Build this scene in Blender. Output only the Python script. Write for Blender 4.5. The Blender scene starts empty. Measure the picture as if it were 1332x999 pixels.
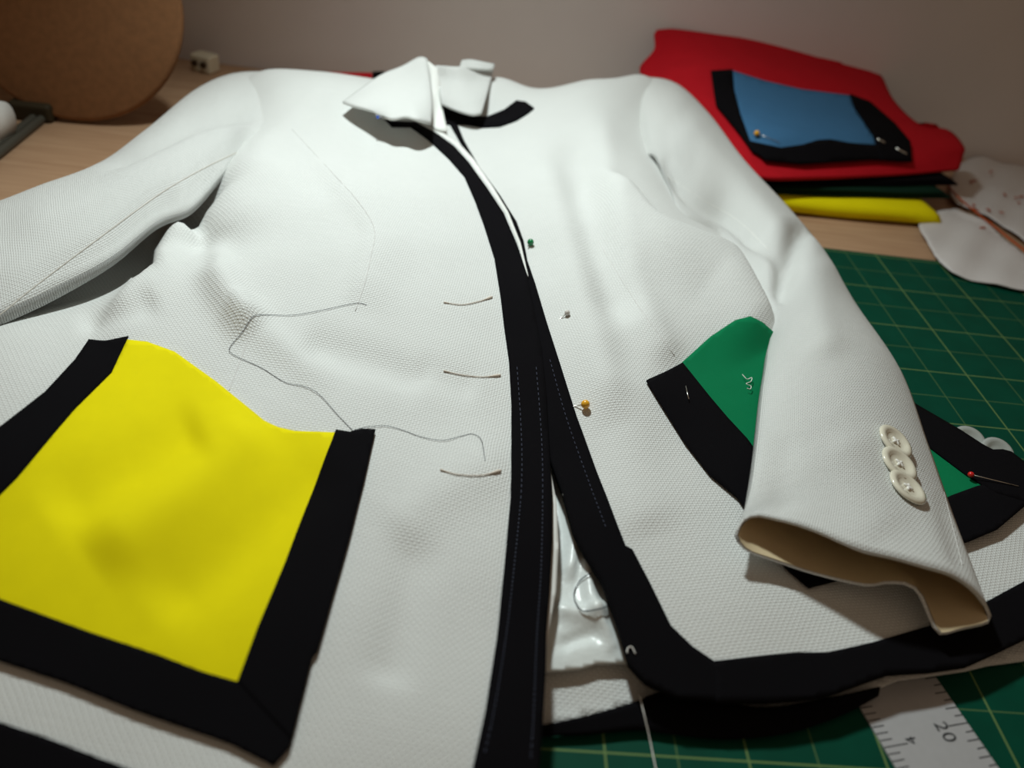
import bpy, bmesh, math, random
import numpy as np
from mathutils import Matrix, Vector
from mathutils.geometry import delaunay_2d_cdt
from mathutils.bvhtree import BVHTree
random.seed(4); np.random.seed(4)
S = 0.0254                      # everything below is authored in inches
scene = bpy.context.scene
COL = scene.collection

# ------------------------------------------------------------ camera, world, lamps, exposure
FPX, CX, CY = 1022.48, 666.0, 499.5
RC = np.array([[0.99198617, -0.00291825, 0.12631282],
               [0.09783753, -0.6148359, -0.78256287],
               [0.07994536, 0.78864967, -0.60962319]])
CAM = np.array([-11.5684, -21.2824, 10.2305])
cd = bpy.data.cameras.new('camera'); cam = bpy.data.objects.new('camera', cd); COL.objects.link(cam)
rot = np.stack([RC[0], -RC[1], -RC[2]], axis=1)
cam.matrix_world = Matrix.Translation(Vector(CAM * S)) @ Matrix(rot.tolist()).to_4x4()
cd.sensor_width = 36; cd.lens = FPX / 1332 * 36; cd.clip_start = 0.01
cd.dof.use_dof = True; cd.dof.focus_distance = 15.2 * S; cd.dof.aperture_fstop = 6.0
scene.camera = cam

world = bpy.data.worlds.new('world'); scene.world = world; world.use_nodes = True
bg = world.node_tree.nodes['Background']
bg.inputs['Color'].default_value = (1.0, 0.74, 0.52, 1); bg.inputs['Strength'].default_value = 0.145

ld = bpy.data.lights.new('desk_lamp_light', 'SPOT'); ld.shadow_soft_size = 1.1 * S; ld.spot_size = math.radians(124); ld.spot_blend = 1.0
ld.energy = 12.2; ld.color = (0.90, 1.0, 0.985)
lamp = bpy.data.objects.new('desk_lamp_light', ld); COL.objects.link(lamp)
LPOS = Vector((-15.0, 0.0, 20.0)); LTGT = Vector((-9.8, -8.0, 0))
lamp.location = LPOS * S
lamp.rotation_euler = (LTGT - LPOS).to_track_quat('-Z', 'Y').to_euler()

vs = scene.view_settings
vs.view_transform = 'Standard'; vs.look = 'None'; vs.gamma = 1.0; vs.exposure = 0.0; vs.use_curve_mapping = False

# ------------------------------------------------------------ projection helpers
def U(u, v, z):
    d = RC.T @ np.array([(u - CX) / FPX, (v - CY) / FPX, 1.0]); s = (z - CAM[2]) / d[2]
    return CAM + s * d
def rays(uv):
    uv = np.asarray(uv, float)
    d = np.c_[(uv[:, 0] - CX) / FPX, (uv[:, 1] - CY) / FPX, np.ones(len(uv))] @ RC
    return d
def PJ(X):
    Y = (np.asarray(X) - CAM) @ RC.T
    return np.c_[CX + FPX * Y[:, 0] / Y[:, 2], CY + FPX * Y[:, 1] / Y[:, 2]]

# ------------------------------------------------------------ materials
def mat(name, color, rough=0.85, weave=0, wbump=0.0, wcol=0.0, noise=0.0, nscale=6.0, nbump=0.0, spec=0.3, sheen=0.0, trans=0.0, metal=0.0, coat=0.0):
    m = bpy.data.materials.new(name); m.use_nodes = True
    nt = m.node_tree; N = nt.nodes; L = nt.links; b = N['Principled BSDF']
    b.inputs['Base Color'].default_value = (*color, 1); b.inputs['Roughness'].default_value = rough
    b.inputs['Specular IOR Level'].default_value = spec; b.inputs['Metallic'].default_value = metal
    b.inputs['Sheen Weight'].default_value = sheen; b.inputs['Transmission Weight'].default_value = trans
    b.inputs['Coat Weight'].default_value = coat
    colsock = None; height = None
    def math_(op, a, c=None):
        n = N.new('ShaderNodeMath'); n.operation = op
        for i, x in enumerate((a, c)):
            if x is None: continue
            if hasattr(x, 'links'): L.new(x, n.inputs[i])
            else: n.inputs[i].default_value = x
        return n.outputs[0]
    if noise or nbump:
        tc = N.new('ShaderNodeTexCoord'); nz = N.new('ShaderNodeTexNoise')
        mp = N.new('ShaderNodeMapping'); mp.inputs['Scale'].default_value = (1 / S, 1 / S, 1 / S)
        L.new(tc.outputs['Object'], mp.inputs[0]); L.new(mp.outputs[0], nz.inputs['Vector'])
        nz.inputs['Scale'].default_value = nscale; nz.inputs['Detail'].default_value = 5
        if noise:
            mx = N.new('ShaderNodeMix'); mx.data_type = 'RGBA'; mx.blend_type = 'MIX'
            mx.inputs[6].default_value = (*[max(0, c * (1 - noise)) for c in color], 1)
            mx.inputs[7].default_value = (*[min(1, c * (1 + noise)) for c in color], 1)
            L.new(nz.outputs[0], mx.inputs[0]); colsock = mx.outputs[2]
        if nbump: height = math_('MULTIPLY', nz.outputs[0], nbump)
    if weave:
        uvn = N.new('ShaderNodeUVMap'); sp = N.new('ShaderNodeSeparateXYZ')
        L.new(uvn.outputs[0], sp.inputs[0])
        # slubby yarns: the thread pitch wanders slightly
        wn = N.new('ShaderNodeTexNoise'); wn.inputs['Scale'].default_value = 1.3; wn.inputs['Detail'].default_value = 2
        L.new(uvn.outputs[0], wn.inputs['Vector'])
        wob = math_('MULTIPLY', math_('SUBTRACT', wn.outputs[0], 0.5), 0.05)
        k = math.pi * weave
        su = math_('SINE', math_('MULTIPLY', math_('ADD', sp.outputs[0], wob), k))
        sv = math_('SINE', math_('MULTIPLY', math_('ADD', sp.outputs[1], wob), k))
        prod = math_('MULTIPLY', su, sv)
        ab = math_('ABSOLUTE', prod)
        w = math_('ADD', math_('MULTIPLY', ab, 0.75), math_('MULTIPLY', prod, 0.25))
        sl = N.new('ShaderNodeTexNoise'); sl.inputs['Scale'].default_value = 1.0; sl.inputs['Detail'].default_value = 3
        mp2 = N.new('ShaderNodeMapping'); mp2.inputs['Scale'].default_value = (2.0, 26.0, 1)
        L.new(uvn.outputs[0], mp2.inputs[0]); L.new(mp2.outputs[0], sl.inputs['Vector'])
        w = math_('ADD', w, math_('MULTIPLY', sl.outputs[0], 0.35))
        wb = math_('MULTIPLY', w, wbump)
        height = wb if height is None else math_('ADD', height, wb)
        if wcol:
            mx = N.new('ShaderNodeMix'); mx.data_type = 'RGBA'; mx.blend_type = 'MULTIPLY'; mx.inputs[0].default_value = 1
            f = math_('ADD', math_('MULTIPLY', w, wcol), 1 - wcol)
            if colsock is not None: L.new(colsock, mx.inputs[6])
            else: mx.inputs[6].default_value = (*color, 1)
            L.new(f, mx.inputs[7]); colsock = mx.outputs[2]
    if colsock is not None: L.new(colsock, b.inputs['Base Color'])
    if height is not None:
        bp = N.new('ShaderNodeBump'); bp.inputs['Strength'].default_value = 1.0; bp.inputs['Distance'].default_value = S
        L.new(height, bp.inputs['Height']); L.new(bp.outputs[0], b.inputs['Normal'])
    return m

M = {}
M['linen'] = mat('white_linen', (0.80, 0.81, 0.785), 0.8, weave=20, wbump=0.012, wcol=0.24, spec=0.25, sheen=0.1)
M['linen_plain'] = mat('white_linen_edge', (0.80, 0.80, 0.765), 0.85)
M['seam'] = mat('seam_groove_shade', (0.60, 0.57, 0.52), 0.9)  # darker than the linen: shade of the seam groove put into the colour
M['seam_w'] = mat('seam_groove_shade_pale', (0.66, 0.65, 0.63), 0.9)  # paler grey for the fronts and cuff, seam shade painted likewise
M['cream'] = mat('cream_cord', (0.66, 0.58, 0.50), 0.9)
M['lining'] = mat('cream_lining', (0.70, 0.57, 0.36), 0.55, noise=0.08, nscale=3)
M['satin'] = mat('white_satin', (0.78, 0.82, 0.80), 0.32, nbump=0.02, nscale=4, spec=0.6)
M['black'] = mat('black_cotton', (0.0045, 0.0040, 0.0050), 0.95, weave=60, wbump=0.003, spec=0.06)
M['yellow'] = mat('yellow_cotton', (0.87, 0.75, 0.0), 0.85, weave=60, wbump=0.004, noise=0.05, nscale=2, spec=0.15)
M['green'] = mat('green_cotton', (0.0, 0.185, 0.068), 0.85, weave=60, wbump=0.004, noise=0.06, nscale=2, spec=0.15)
M['red'] = mat('red_cotton', (0.50, 0.008, 0.016), 0.88, weave=60, wbump=0.004, noise=0.1, nscale=1.5, spec=0.12)
M['blue'] = mat('blue_cotton', (0.055, 0.17, 0.33), 0.88, weave=60, wbump=0.004, noise=0.08, nscale=1.5, spec=0.12)
M['darkgreen'] = mat('dark_green_cotton', (0.004, 0.022, 0.012), 0.9, noise=0.1, spec=0.1)
M['muslin'] = mat('white_muslin', (0.72, 0.68, 0.66), 0.9, weave=40, wbump=0.006, wcol=0.15)
M['orange'] = mat('orange_plastic', (0.40, 0.065, 0.012), 0.5)
M['brown'] = mat('brown_fibreboard', (0.23, 0.105, 0.042), 0.8, noise=0.25, nscale=5, nbump=0.01)
M['olive'] = mat('dark_olive_shell', (0.035, 0.026, 0.012), 0.6, noise=0.2)
M['grey'] = mat('grey_cable', (0.07, 0.065, 0.05), 0.5)
M['paper'] = mat('white_paper', (0.75, 0.75, 0.72), 0.8)
M['conn'] = mat('cream_plastic', (0.72, 0.66, 0.50), 0.5)
M['hole'] = mat('socket_hole', (0.10, 0.06, 0.03), 0.8)
M['pearl'] = mat('pearl_button', (0.80, 0.76, 0.62), 0.18, noise=0.12, nscale=7, spec=0.6, coat=0.6)
M['clearbtn'] = mat('clear_button', (0.80, 0.83, 0.80), 0.1, spec=0.6, trans=0.55, coat=0.5)
M['thread_w'] = mat('white_thread', (0.85, 0.83, 0.78), 0.7)
M['thread_d'] = mat('dark_blue_thread', (0.012, 0.018, 0.035), 0.7)
M['thread_s'] = mat('blue_stitch', (0.03, 0.035, 0.06), 0.7)
M['steel'] = mat('pin_steel', (0.75, 0.73, 0.68), 0.25, metal=1.0)
for n, c in dict(pin_green=(0.0, 0.20, 0.06), pin_yellow=(0.85, 0.42, 0.02), pin_white=(0.62, 0.58, 0.54), pin_red=(0.65, 0.01, 0.01), pin_blue=(0.02, 0.10, 0.55)).items():
    M[n] = mat(n + '_head', c, 0.25, spec=0.6, coat=0.3)
M['ink'] = mat('ruler_ink', (0.01, 0.012, 0.014), 0.6)
M['ruler'] = mat('brushed_aluminium', (0.50, 0.50, 0.51), 0.55, noise=0.06, nscale=8, metal=0.35)
M['wall'] = mat('painted_wall', (0.74, 0.69, 0.67), 0.9, noise=0.04, nscale=0.5, nbump=0.01)
M['floor'] = mat('floor_boards', (0.25, 0.2, 0.16), 0.7, noise=0.2)

def wood_material():
    m = bpy.data.materials.new('maple_tabletop'); m.use_nodes = True
    nt = m.node_tree; N = nt.nodes; L = nt.links; b = N['Principled BSDF']
    tc = N.new('ShaderNodeTexCoord'); mp = N.new('ShaderNodeMapping')
    mp.inputs['Scale'].default_value = (0.35 / S, 4.0 / S, 1 / S); L.new(tc.outputs['Object'], mp.inputs[0])
    nz = N.new('ShaderNodeTexNoise'); nz.inputs['Scale'].default_value = 1.0; nz.inputs['Detail'].default_value = 6
    L.new(mp.outputs[0], nz.inputs['Vector'])
    cr = N.new('ShaderNodeValToRGB'); L.new(nz.outputs[0], cr.inputs[0])
    cr.color_ramp.elements[0].position = 0.3; cr.color_ramp.elements[0].color = (0.40, 0.235, 0.135, 1)
    cr.color_ramp.elements[1].position = 0.75; cr.color_ramp.elements[1].color = (0.52, 0.33, 0.20, 1)
    L.new(cr.outputs[0], b.inputs['Base Color']); b.inputs['Roughness'].default_value = 0.5
    b.inputs['Specular IOR Level'].default_value = 0.3
    return m
M['wood'] = wood_material()

def mat_material():
    m = bpy.data.materials.new('cutting_mat_print'); m.use_nodes = True
    nt = m.node_tree; N = nt.nodes; L = nt.links; b = N['Principled BSDF']
    tc = N.new('ShaderNodeTexCoord'); sp = N.new('ShaderNodeSeparateXYZ'); L.new(tc.outputs['Object'], sp.inputs[0])
    def ma(op, a, c=None):
        n = N.new('ShaderNodeMath'); n.operation = op
        for i, x in enumerate((a, c)):
            if x is None: continue
            if hasattr(x, 'links'): L.new(x, n.inputs[i])
            else: n.inputs[i].default_value = x
        return n.outputs[0]
    def line(sock, period, off, hw):
        t = ma('DIVIDE', ma('ADD', sock, off * S), period * S)
        f = ma('ABSOLUTE', ma('SUBTRACT', ma('FRACT', ma('ADD', t, 0.5)), 0.5))
        return ma('LESS_THAN', f, hw / period)
    x, y = sp.outputs[0], sp.outputs[1]
    thin = ma('MAXIMUM', line(x, 1, 0, 0.013), line(y, 1, 0, 0.013))
    bold = ma('MAXIMUM', line(x, 2, 1, 0.019), line(y, 2, 0, 0.016))
    fac = ma('MINIMUM', ma('ADD', ma('MULTIPLY', thin, 0.28), ma('MULTIPLY', bold, 0.32)), 1.0)
    nz = N.new('ShaderNodeTexNoise'); nz.inputs['Scale'].default_value = 60; nz.inputs['Detail'].default_value = 4
    L.new(tc.outputs['Object'], nz.inputs['Vector'])
    base = N.new('ShaderNodeMix'); base.data_type = 'RGBA'
    base.inputs[6].default_value = (0.0, 0.040, 0.022, 1); base.inputs[7].default_value = (0.0, 0.066, 0.037, 1)
    L.new(nz.outputs[0], base.inputs[0])
    mx = N.new('ShaderNodeMix'); mx.data_type = 'RGBA'; L.new(fac, mx.inputs[0])
    L.new(base.outputs[2], mx.inputs[6]); mx.inputs[7].default_value = (0.22, 0.32, 0.10, 1)
    L.new(mx.outputs[2], b.inputs['Base Color']); b.inputs['Roughness'].default_value = 0.6
    b.inputs['Specular IOR Level'].default_value = 0.12
    return m
M['mat'] = mat_material()

# ------------------------------------------------------------ object helpers
def mesh_obj(name, verts, faces, m, parent=None, uv=None, smooth=True):
    me = bpy.data.meshes.new(name); me.from_pydata([tuple(map(float, np.asarray(v) * S)) for v in verts], [], [tuple(map(int, f)) for f in faces])
    if uv is not None:
        ul = me.uv_layers.new(name='UVMap')
        li = np.zeros(len(me.loops), np.int32); me.loops.foreach_get('vertex_index', li)
        ul.data.foreach_set('uv', np.asarray(uv, float)[li].ravel())
    if smooth: me.polygons.foreach_set('use_smooth', [True] * len(me.polygons))
    for mm in (m if isinstance(m, (list, tuple)) else [m]): me.materials.append(M[mm])
    o = bpy.data.objects.new(name, me); COL.objects.link(o)
    if parent is not None: o.parent = parent
    me.update()
    return o
def fixn(o):
    bm = bmesh.new(); bm.from_mesh(o.data); bmesh.ops.recalc_face_normals(bm, faces=bm.faces); bm.to_mesh(o.data); bm.free(); return o
def tag(o, label, cat, group=None, kind=None):
    o['label'] = label; o['category'] = cat
    if group: o['group'] = group
    if kind: o['kind'] = kind
    return o
def empty(name, parent=None):
    o = bpy.data.objects.new(name, None); COL.objects.link(o); o.empty_display_size = 0.02
    if parent is not None: o.parent = parent
    return o
def box(name, lo, hi, m, parent=None, bevel=0.0):
    bm = bmesh.new(); bmesh.ops.create_cube(bm, size=1)
    for v in bm.verts: v.co = Vector([(lo[i] + hi[i]) / 2 * S + v.co[i] * (hi[i] - lo[i]) * S for i in range(3)])
    if bevel: bmesh.ops.bevel(bm, geom=bm.edges[:], offset=bevel * S, segments=3, affect='EDGES', profile=0.5)
    me = bpy.data.meshes.new(name); bm.to_mesh(me); bm.free(); me.materials.append(M[m])
    o = bpy.data.objects.new(name, me); COL.objects.link(o)
    if parent is not None: o.parent = parent
    return o
def catmull(P, n=8, closed=False):
    P = np.asarray(P, float); out = []; k = len(P)
    rng = range(k if closed else k - 1)
    for i in rng:
        p0 = P[(i - 1) % k] if (closed or i > 0) else 2 * P[0] - P[1]
        p1 = P[i]; p2 = P[(i + 1) % k]
        p3 = P[(i + 2) % k] if (closed or i + 2 < k) else 2 * P[-1] - P[-2]
        for t in np.linspace(0, 1, n, endpoint=False):
            out.append(0.5 * (2 * p1 + (p2 - p0) * t + (2 * p0 - 5 * p1 + 4 * p2 - p3) * t * t + (3 * p1 - p0 - 3 * p2 + p3) * t ** 3))
    if not closed: out.append(P[-1])
    return np.array(out)
def dens(P, step, closed=True):
    P = np.asarray(P, float); out = []
    k = len(P)
    for i in range(k if closed else k - 1):
        a, b = P[i], P[(i + 1) % k]; n = max(1, int(np.hypot(*(b - a)[:2]) / step))
        for t in range(n): out.append(a + (b - a) * t / n)
    if not closed: out.append(P[-1])
    return np.array(out)
def tube(name, pts, r, m, parent=None, sides=6, taper=None):
    pts = np.asarray(pts, float); n = len(pts); V = []; F = []
    T = np.gradient(pts, axis=0); T /= np.linalg.norm(T, axis=1)[:, None] + 1e-12
    for i in range(n):
        a = np.cross(T[i], [0.13, 0.21, 0.97]); a /= np.linalg.norm(a) + 1e-12; b = np.cross(T[i], a)
        rr = r if taper is None else r * taper[i]
        for k in range(sides):
            t = 2 * math.pi * k / sides; V.append(pts[i] + rr * (math.cos(t) * a + math.sin(t) * b))
    for i in range(n - 1):
        for k in range(sides):
            F.append((i * sides + k, i * sides + (k + 1) % sides, (i + 1) * sides + (k + 1) % sides, (i + 1) * sides + k))
    F.append(tuple(range(sides))[::-1]); F.append(tuple((n - 1) * sides + k for k in range(sides)))
    return fixn(mesh_obj(name, V, F, m, parent))

# polygon (2-D) -> triangles with interior grid points
def tri_poly(B, step, jitter=0.0):
    B = np.asarray(B, float)
    lo = B.min(0); hi = B.max(0)
    gx = np.arange(lo[0] + step / 2, hi[0], step); gy = np.arange(lo[1] + step / 2, hi[1], step)
    G = np.array(np.meshgrid(gx, gy)).reshape(2, -1).T
    G[:, 0] += np.where((np.round((G[:, 1] - lo[1]) / step) % 2) > 0, step / 2, 0)
    ins = np.zeros(len(G), bool); dmin = np.full(len(G), 1e9)
    n = len(B)
    for i in range(n):
        a, b = B[i], B[(i + 1) % n]
        c = ((a[1] > G[:, 1]) != (b[1] > G[:, 1]))
        with np.errstate(divide='ignore', invalid='ignore'):
            xx = (b[0] - a[0]) * (G[:, 1] - a[1]) / (b[1] - a[1]) + a[0]
        ins ^= c & (G[:, 0] < xx)
        d = b - a; L2 = d @ d + 1e-12; t = np.clip(((G - a) @ d) / L2, 0, 1)
        dmin = np.minimum(dmin, np.hypot(*(G - a - t[:, None] * d).T))
    G = G[ins & (dmin > step * 0.45)]
    P = np.r_[B, G]
    vs_, es, fs, ov, oe, of = delaunay_2d_cdt([Vector(p) for p in P], [], [list(range(n))], 1, 1e-5)
    V2 = np.array([(v.x, v.y) for v in vs_])
    F = [f for f in fs]
    out = []
    for f in F:
        a, b, c = V2[f[0]], V2[f[1]], V2[f[2]]
        cr = (b[0] - a[0]) * (c[1] - a[1]) - (b[1] - a[1]) * (c[0] - a[0])
        out.append(tuple(f) if cr > 0 else tuple(reversed(f)))
    return V2, out
def thicken(V, F, N, th):
    """closed shell: V top, V - N*th bottom, side walls along the open border"""
    n = len(V); VV = np.r_[V, V - N * th]
    cnt = {}
    for f in F:
        for i in range(3):
            a, b = f[i], f[(i + 1) % 3]; cnt[(a, b)] = 1
    FF = list(F) + [tuple(n + i for i in reversed(f)) for f in F]
    for (a, b) in cnt:
        if (b, a) not in cnt: FF.append((b, a, n + a, n + b))
    return VV, FF
def vnormals(V, F):
    F = np.array(F); fn = np.cross(V[F[:, 1]] - V[F[:, 0]], V[F[:, 2]] - V[F[:, 0]])
    N = np.zeros_like(V)
    for k in range(3): np.add.at(N, F[:, k], fn)
    return N / (np.linalg.norm(N, axis=1)[:, None] + 1e-12)

# ridges: folds along lines, (polyline in px, amplitude, width left of travel, width right of travel)
def ridge_sum(uv, ridges):
    out = np.zeros(len(uv))
    for pl, amp, wl, wr in ridges:
        pl = catmull(pl, 4); best = np.full(len(uv), 1e9); side = np.zeros(len(uv)); endf = np.ones(len(uv))
        m = len(pl) - 1
        for i in range(m):
            a, b = pl[i], pl[i + 1]; d = b - a; L2 = d @ d + 1e-9
            t = ((uv - a) @ d) / L2; tc = np.clip(t, 0, 1)
            q = uv - a - tc[:, None] * d; ds = np.hypot(q[:, 0], q[:, 1])
            s = d[0] * (uv[:, 1] - a[1]) - d[1] * (uv[:, 0] - a[0])
            k = ds < best
            best[k] = ds[k]; side[k] = s[k]
            pos = (i + tc) / m
            ef = np.clip(np.minimum(pos, 1 - pos) * 5 + 0.12, 0, 1); ef = ef * ef * (3 - 2 * ef)
            endf[k] = ef[k]
        w = np.where(side > 0, wr, wl)
        out += 1.45 * amp * endf * np.exp(-(best / w) ** 2)
    return out

class Field:
    """smooth cloth surface z(x, y): thin-plate through control points plus folds"""
    def __init__(s, ctrl, ridges=(), lift=0.0, noise=0.03, reg=0.02, phase=0.0):
        P = np.array([[*U(u, v, z)[:2], z] if not isinstance(u, str) else [v, z[0], z[1]] for u, v, z in ctrl])
        s.X = P[:, :2]; n = len(P)
        r = np.hypot(*(s.X[:, None] - s.X[None]).transpose(2, 0, 1))
        K = s.k(r) + reg * np.eye(n); Q = np.c_[np.ones(n), s.X]
        A = np.block([[K, Q], [Q.T, np.zeros((3, 3))]])
        s.w = np.linalg.solve(A, np.r_[P[:, 2], 0, 0, 0]); s.ridges = ridges; s.lift = lift; s.noise = noise; s.ph = phase
    def k(s, r): return np.where(r > 1e-9, r * r * np.log(r + 1e-12), 0)
    def __call__(s, xy):
        xy = np.asarray(xy, float); out = np.zeros(len(xy))
        for i in range(0, len(xy), 20000):
            q = xy[i:i + 20000]; r = np.hypot(q[:, None, 0] - s.X[None, :, 0], q[:, None, 1] - s.X[None, :, 1])
            z = s.k(r) @ s.w[:-3] + np.c_[np.ones(len(q)), q] @ s.w[-3:]
            z = np.maximum(z, 0.12)
            if len(s.ridges): z = z + ridge_sum(PJ(np.c_[q, z]), s.ridges)
            x, y = q[:, 0] + s.ph, q[:, 1]
            z = z + s.noise * (np.sin(1.1 * x + 0.6 * y) * np.sin(0.7 * y - 0.4 * x + 1) + 0.5 * np.sin(2.3 * x - 1.1 * y + 2) * np.sin(1.7 * y + .9 * x))
            out[i:i + 20000] = np.maximum(z, 0.15) + s.lift
        return out
    def normal(s, P):
        e = 0.03; zx = (s(P[:, :2] + [e, 0]) - s(P[:, :2] - [e, 0])) / (2 * e); zy = (s(P[:, :2] + [0, e]) - s(P[:, :2] - [0, e])) / (2 * e)
        N = np.c_[-zx, -zy, np.ones(len(P))]; return N / np.linalg.norm(N, axis=1)[:, None]
    def hit(s, uv):
        d = rays(uv); d = d / -d[:, 2:3]                   # per unit of height lost
        zs = np.arange(3.6, -0.2, -0.06); n = len(uv)
        Q = CAM[None, None] + d[None] * (CAM[2] - zs)[:, None, None]
        g = (Q[:, :, 2] - s(Q.reshape(-1, 3)[:, :2]).reshape(len(zs), n)) < 0
        idx = np.where(g.any(0), g.argmax(0), len(zs) - 1)
        hi = zs[np.maximum(idx - 1, 0)]; lo = zs[idx]
        for _ in range(12):
            mid = (hi + lo) / 2; q = CAM + d * (CAM[2] - mid)[:, None]; b = mid < s(q[:, :2])
            lo = np.where(b, mid, lo); hi = np.where(b, hi, mid)
        return CAM + d * (CAM[2] - (hi + lo) / 2)[:, None]
    def surf(s, uv):
        P = s.hit(uv); return P, s.normal(P)
class MeshSurf:
    def __init__(s, o): s.t = BVHTree.FromPolygons([v.co / S for v in o.data.vertices], [p.vertices[:] for p in o.data.polygons])
    def surf(s, uv):
        d = rays(uv); P = []; N = []
        for k in range(len(uv)):
            dv = Vector(d[k]).normalized(); h = s.t.ray_cast(Vector(CAM), dv)
            if h[0] is None:
                best = None
                for q in np.linspace(8, 45, 260):
                    pp = Vector(CAM) + dv * q; nn = s.t.find_nearest(pp)
                    dd = (nn[0] - pp).length
                    if best is None or dd < best[0]: best = (dd, nn)
                h = best[1]
            n_ = h[1] if h[1].dot(dv) < 0 else -h[1]
            P.append(h[0][:]); N.append(n_[:])
        return np.array(P), np.array(N)

def panel(name, field, poly, m, parent, step=0.13, th=0.05, rotuv=0.0, skip=None):
    """cloth panel over a Field; poly entries (u,v) on the surface, (u,v,z) at a given height, ('w',x,y)"""
    xy = []
    for e in poly:
        if e[0] == 'w': xy.append((e[1], e[2]))
        elif len(e) == 3: xy.append(tuple(U(*e)[:2]))
        else: xy.append(tuple(field.hit(np.array([e]))[0][:2]))
    B = dens(xy, step)
    V2, F = tri_poly(B, step)
    V = np.c_[V2, field(V2)]; N = vnormals(V, F)
    VV, FF = thicken(V, F, N, th)
    c, s_ = math.cos(rotuv), math.sin(rotuv); uv = np.c_[c * V2[:, 0] - s_ * V2[:, 1], s_ * V2[:, 0] + c * V2[:, 1]]
    return mesh_obj(name, VV, FF, m, parent, uv=np.r_[uv, uv])
def applique(name, surf, pxpoly, m, parent, off=0.03, th=0.03, step=7.0, curl=None, nrm=None, minstep=None):
    """flat cloth piece that follows the surface underneath, outline in px"""
    P = np.array(pxpoly, float)
    B = dens(P, minstep or step)
    V2, F = tri_poly(B, step)
    X, N = surf.surf(V2)
    if nrm is not None: N = np.tile(np.array(nrm) / np.linalg.norm(nrm), (len(X), 1))
    X = X + N * (off if curl is None else (off + curl(V2))[:, None])
    F = [tuple(reversed(f)) for f in F]
    fn = vnormals(X, F)
    if (fn * N).sum() < 0: F = [tuple(reversed(f)) for f in F]; fn = -fn
    VV, FF = thicken(X, F, fn, th)
    return mesh_obj(name, VV, FF, m, parent, uv=np.r_[X[:, :2], X[:, :2]])
def strip_px(a, b):        # polygon from two edges
    return list(a) + list(reversed(list(b)))
def on(surf, uv, off): 
    P, N = surf.surf(np.array(uv, float)); return P + N * off

def grid_patch(name, rows, m, parent, nu=24, nv=6, th=0.04, bulge=None, sm=True, uvs=1.0):
    """rows: list of polylines [(u,v,z)...] -> smooth sheet through them"""
    R = []
    for r in rows:
        p = np.array([U(*q) if q[0] != 'w' else q[1:] for q in r], float)
        c = catmull(p, 12) if len(p) > 2 else np.array([p[0] + (p[1] - p[0]) * t for t in np.linspace(0, 1, 13)])
        L = np.r_[0, np.cumsum(np.linalg.norm(np.diff(c, axis=0), axis=1))]; L /= L[-1]
        R.append(np.stack([np.interp(np.linspace(0, 1, nu), L, c[:, k]) for k in range(3)], 1))
    R = np.array(R)
    G = np.stack([catmull(R[:, i], nv) if len(R) > 2 else np.array([R[0, i] + (R[1, i] - R[0, i]) * t for t in np.linspace(0, 1, nv + 1)]) for i in range(nu)], 1)
    a, b = G.shape[:2]
    if bulge is not None: G = G + bulge(a, b)
    V = G.reshape(-1, 3); F = []
    for i in range(a - 1):
        for j in range(b - 1):
            q = (i * b + j, i * b + j + 1, (i + 1) * b + j + 1, (i + 1) * b + j)
            F.append((q[0], q[1], q[2])); F.append((q[0], q[2], q[3]))
    N = vnormals(V, F); VV, FF = thicken(V, F, N, th)
    uv = np.array([(j * 0.12, i * 0.12) for i in range(a) for j in range(b)]) * uvs
    return fixn(mesh_obj(name, VV, FF, m, parent, uv=np.r_[uv, uv]))

# ============================================================ THE SETTING
WY = 10.35
floor = box('floor', (-80, -60, -31), (70, 14, -30), 'floor'); floor['kind'] = 'structure'
tag(floor, 'floor under the work table', 'floor')
wall = box('wall_back', (-80, WY, -30), (70, WY + 4, 60), 'wall'); wall['kind'] = 'structure'
tag(wall, 'plain warm grey painted wall behind the table', 'wall')
table = empty('table'); table.location = (0, 0, -30 * S)
tag(table, 'pale wooden work table with visible grain under everything', 'table')
def under(o, parent):
    o.parent = parent; o.matrix_parent_inverse = Matrix.Translation(-parent.location); return o
under(box('table_top', (-46, -27, -1.1), (34, WY - 0.02, 0), 'wood', bevel=0.1), table)
for x in (-44, 30):
    for y in (-25, 7): under(box('leg', (x, y, -30), (x + 2, y + 2, -1.1), 'wood', bevel=0.1), table)
mat_o = box('cutting_mat', (-16.2, -18.2, 0.0), (13.8, 0.16, 0.07), 'mat', bevel=0.015)
tag(mat_o, 'dark green self-healing cutting mat with yellow grid lines', 'cutting mat')
ZM = 0.07

# ============================================================ JACKET
jacket = empty('jacket')
tag(jacket, 'white linen jacket with black trim and coloured pockets lying on the table', 'jacket')

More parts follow.
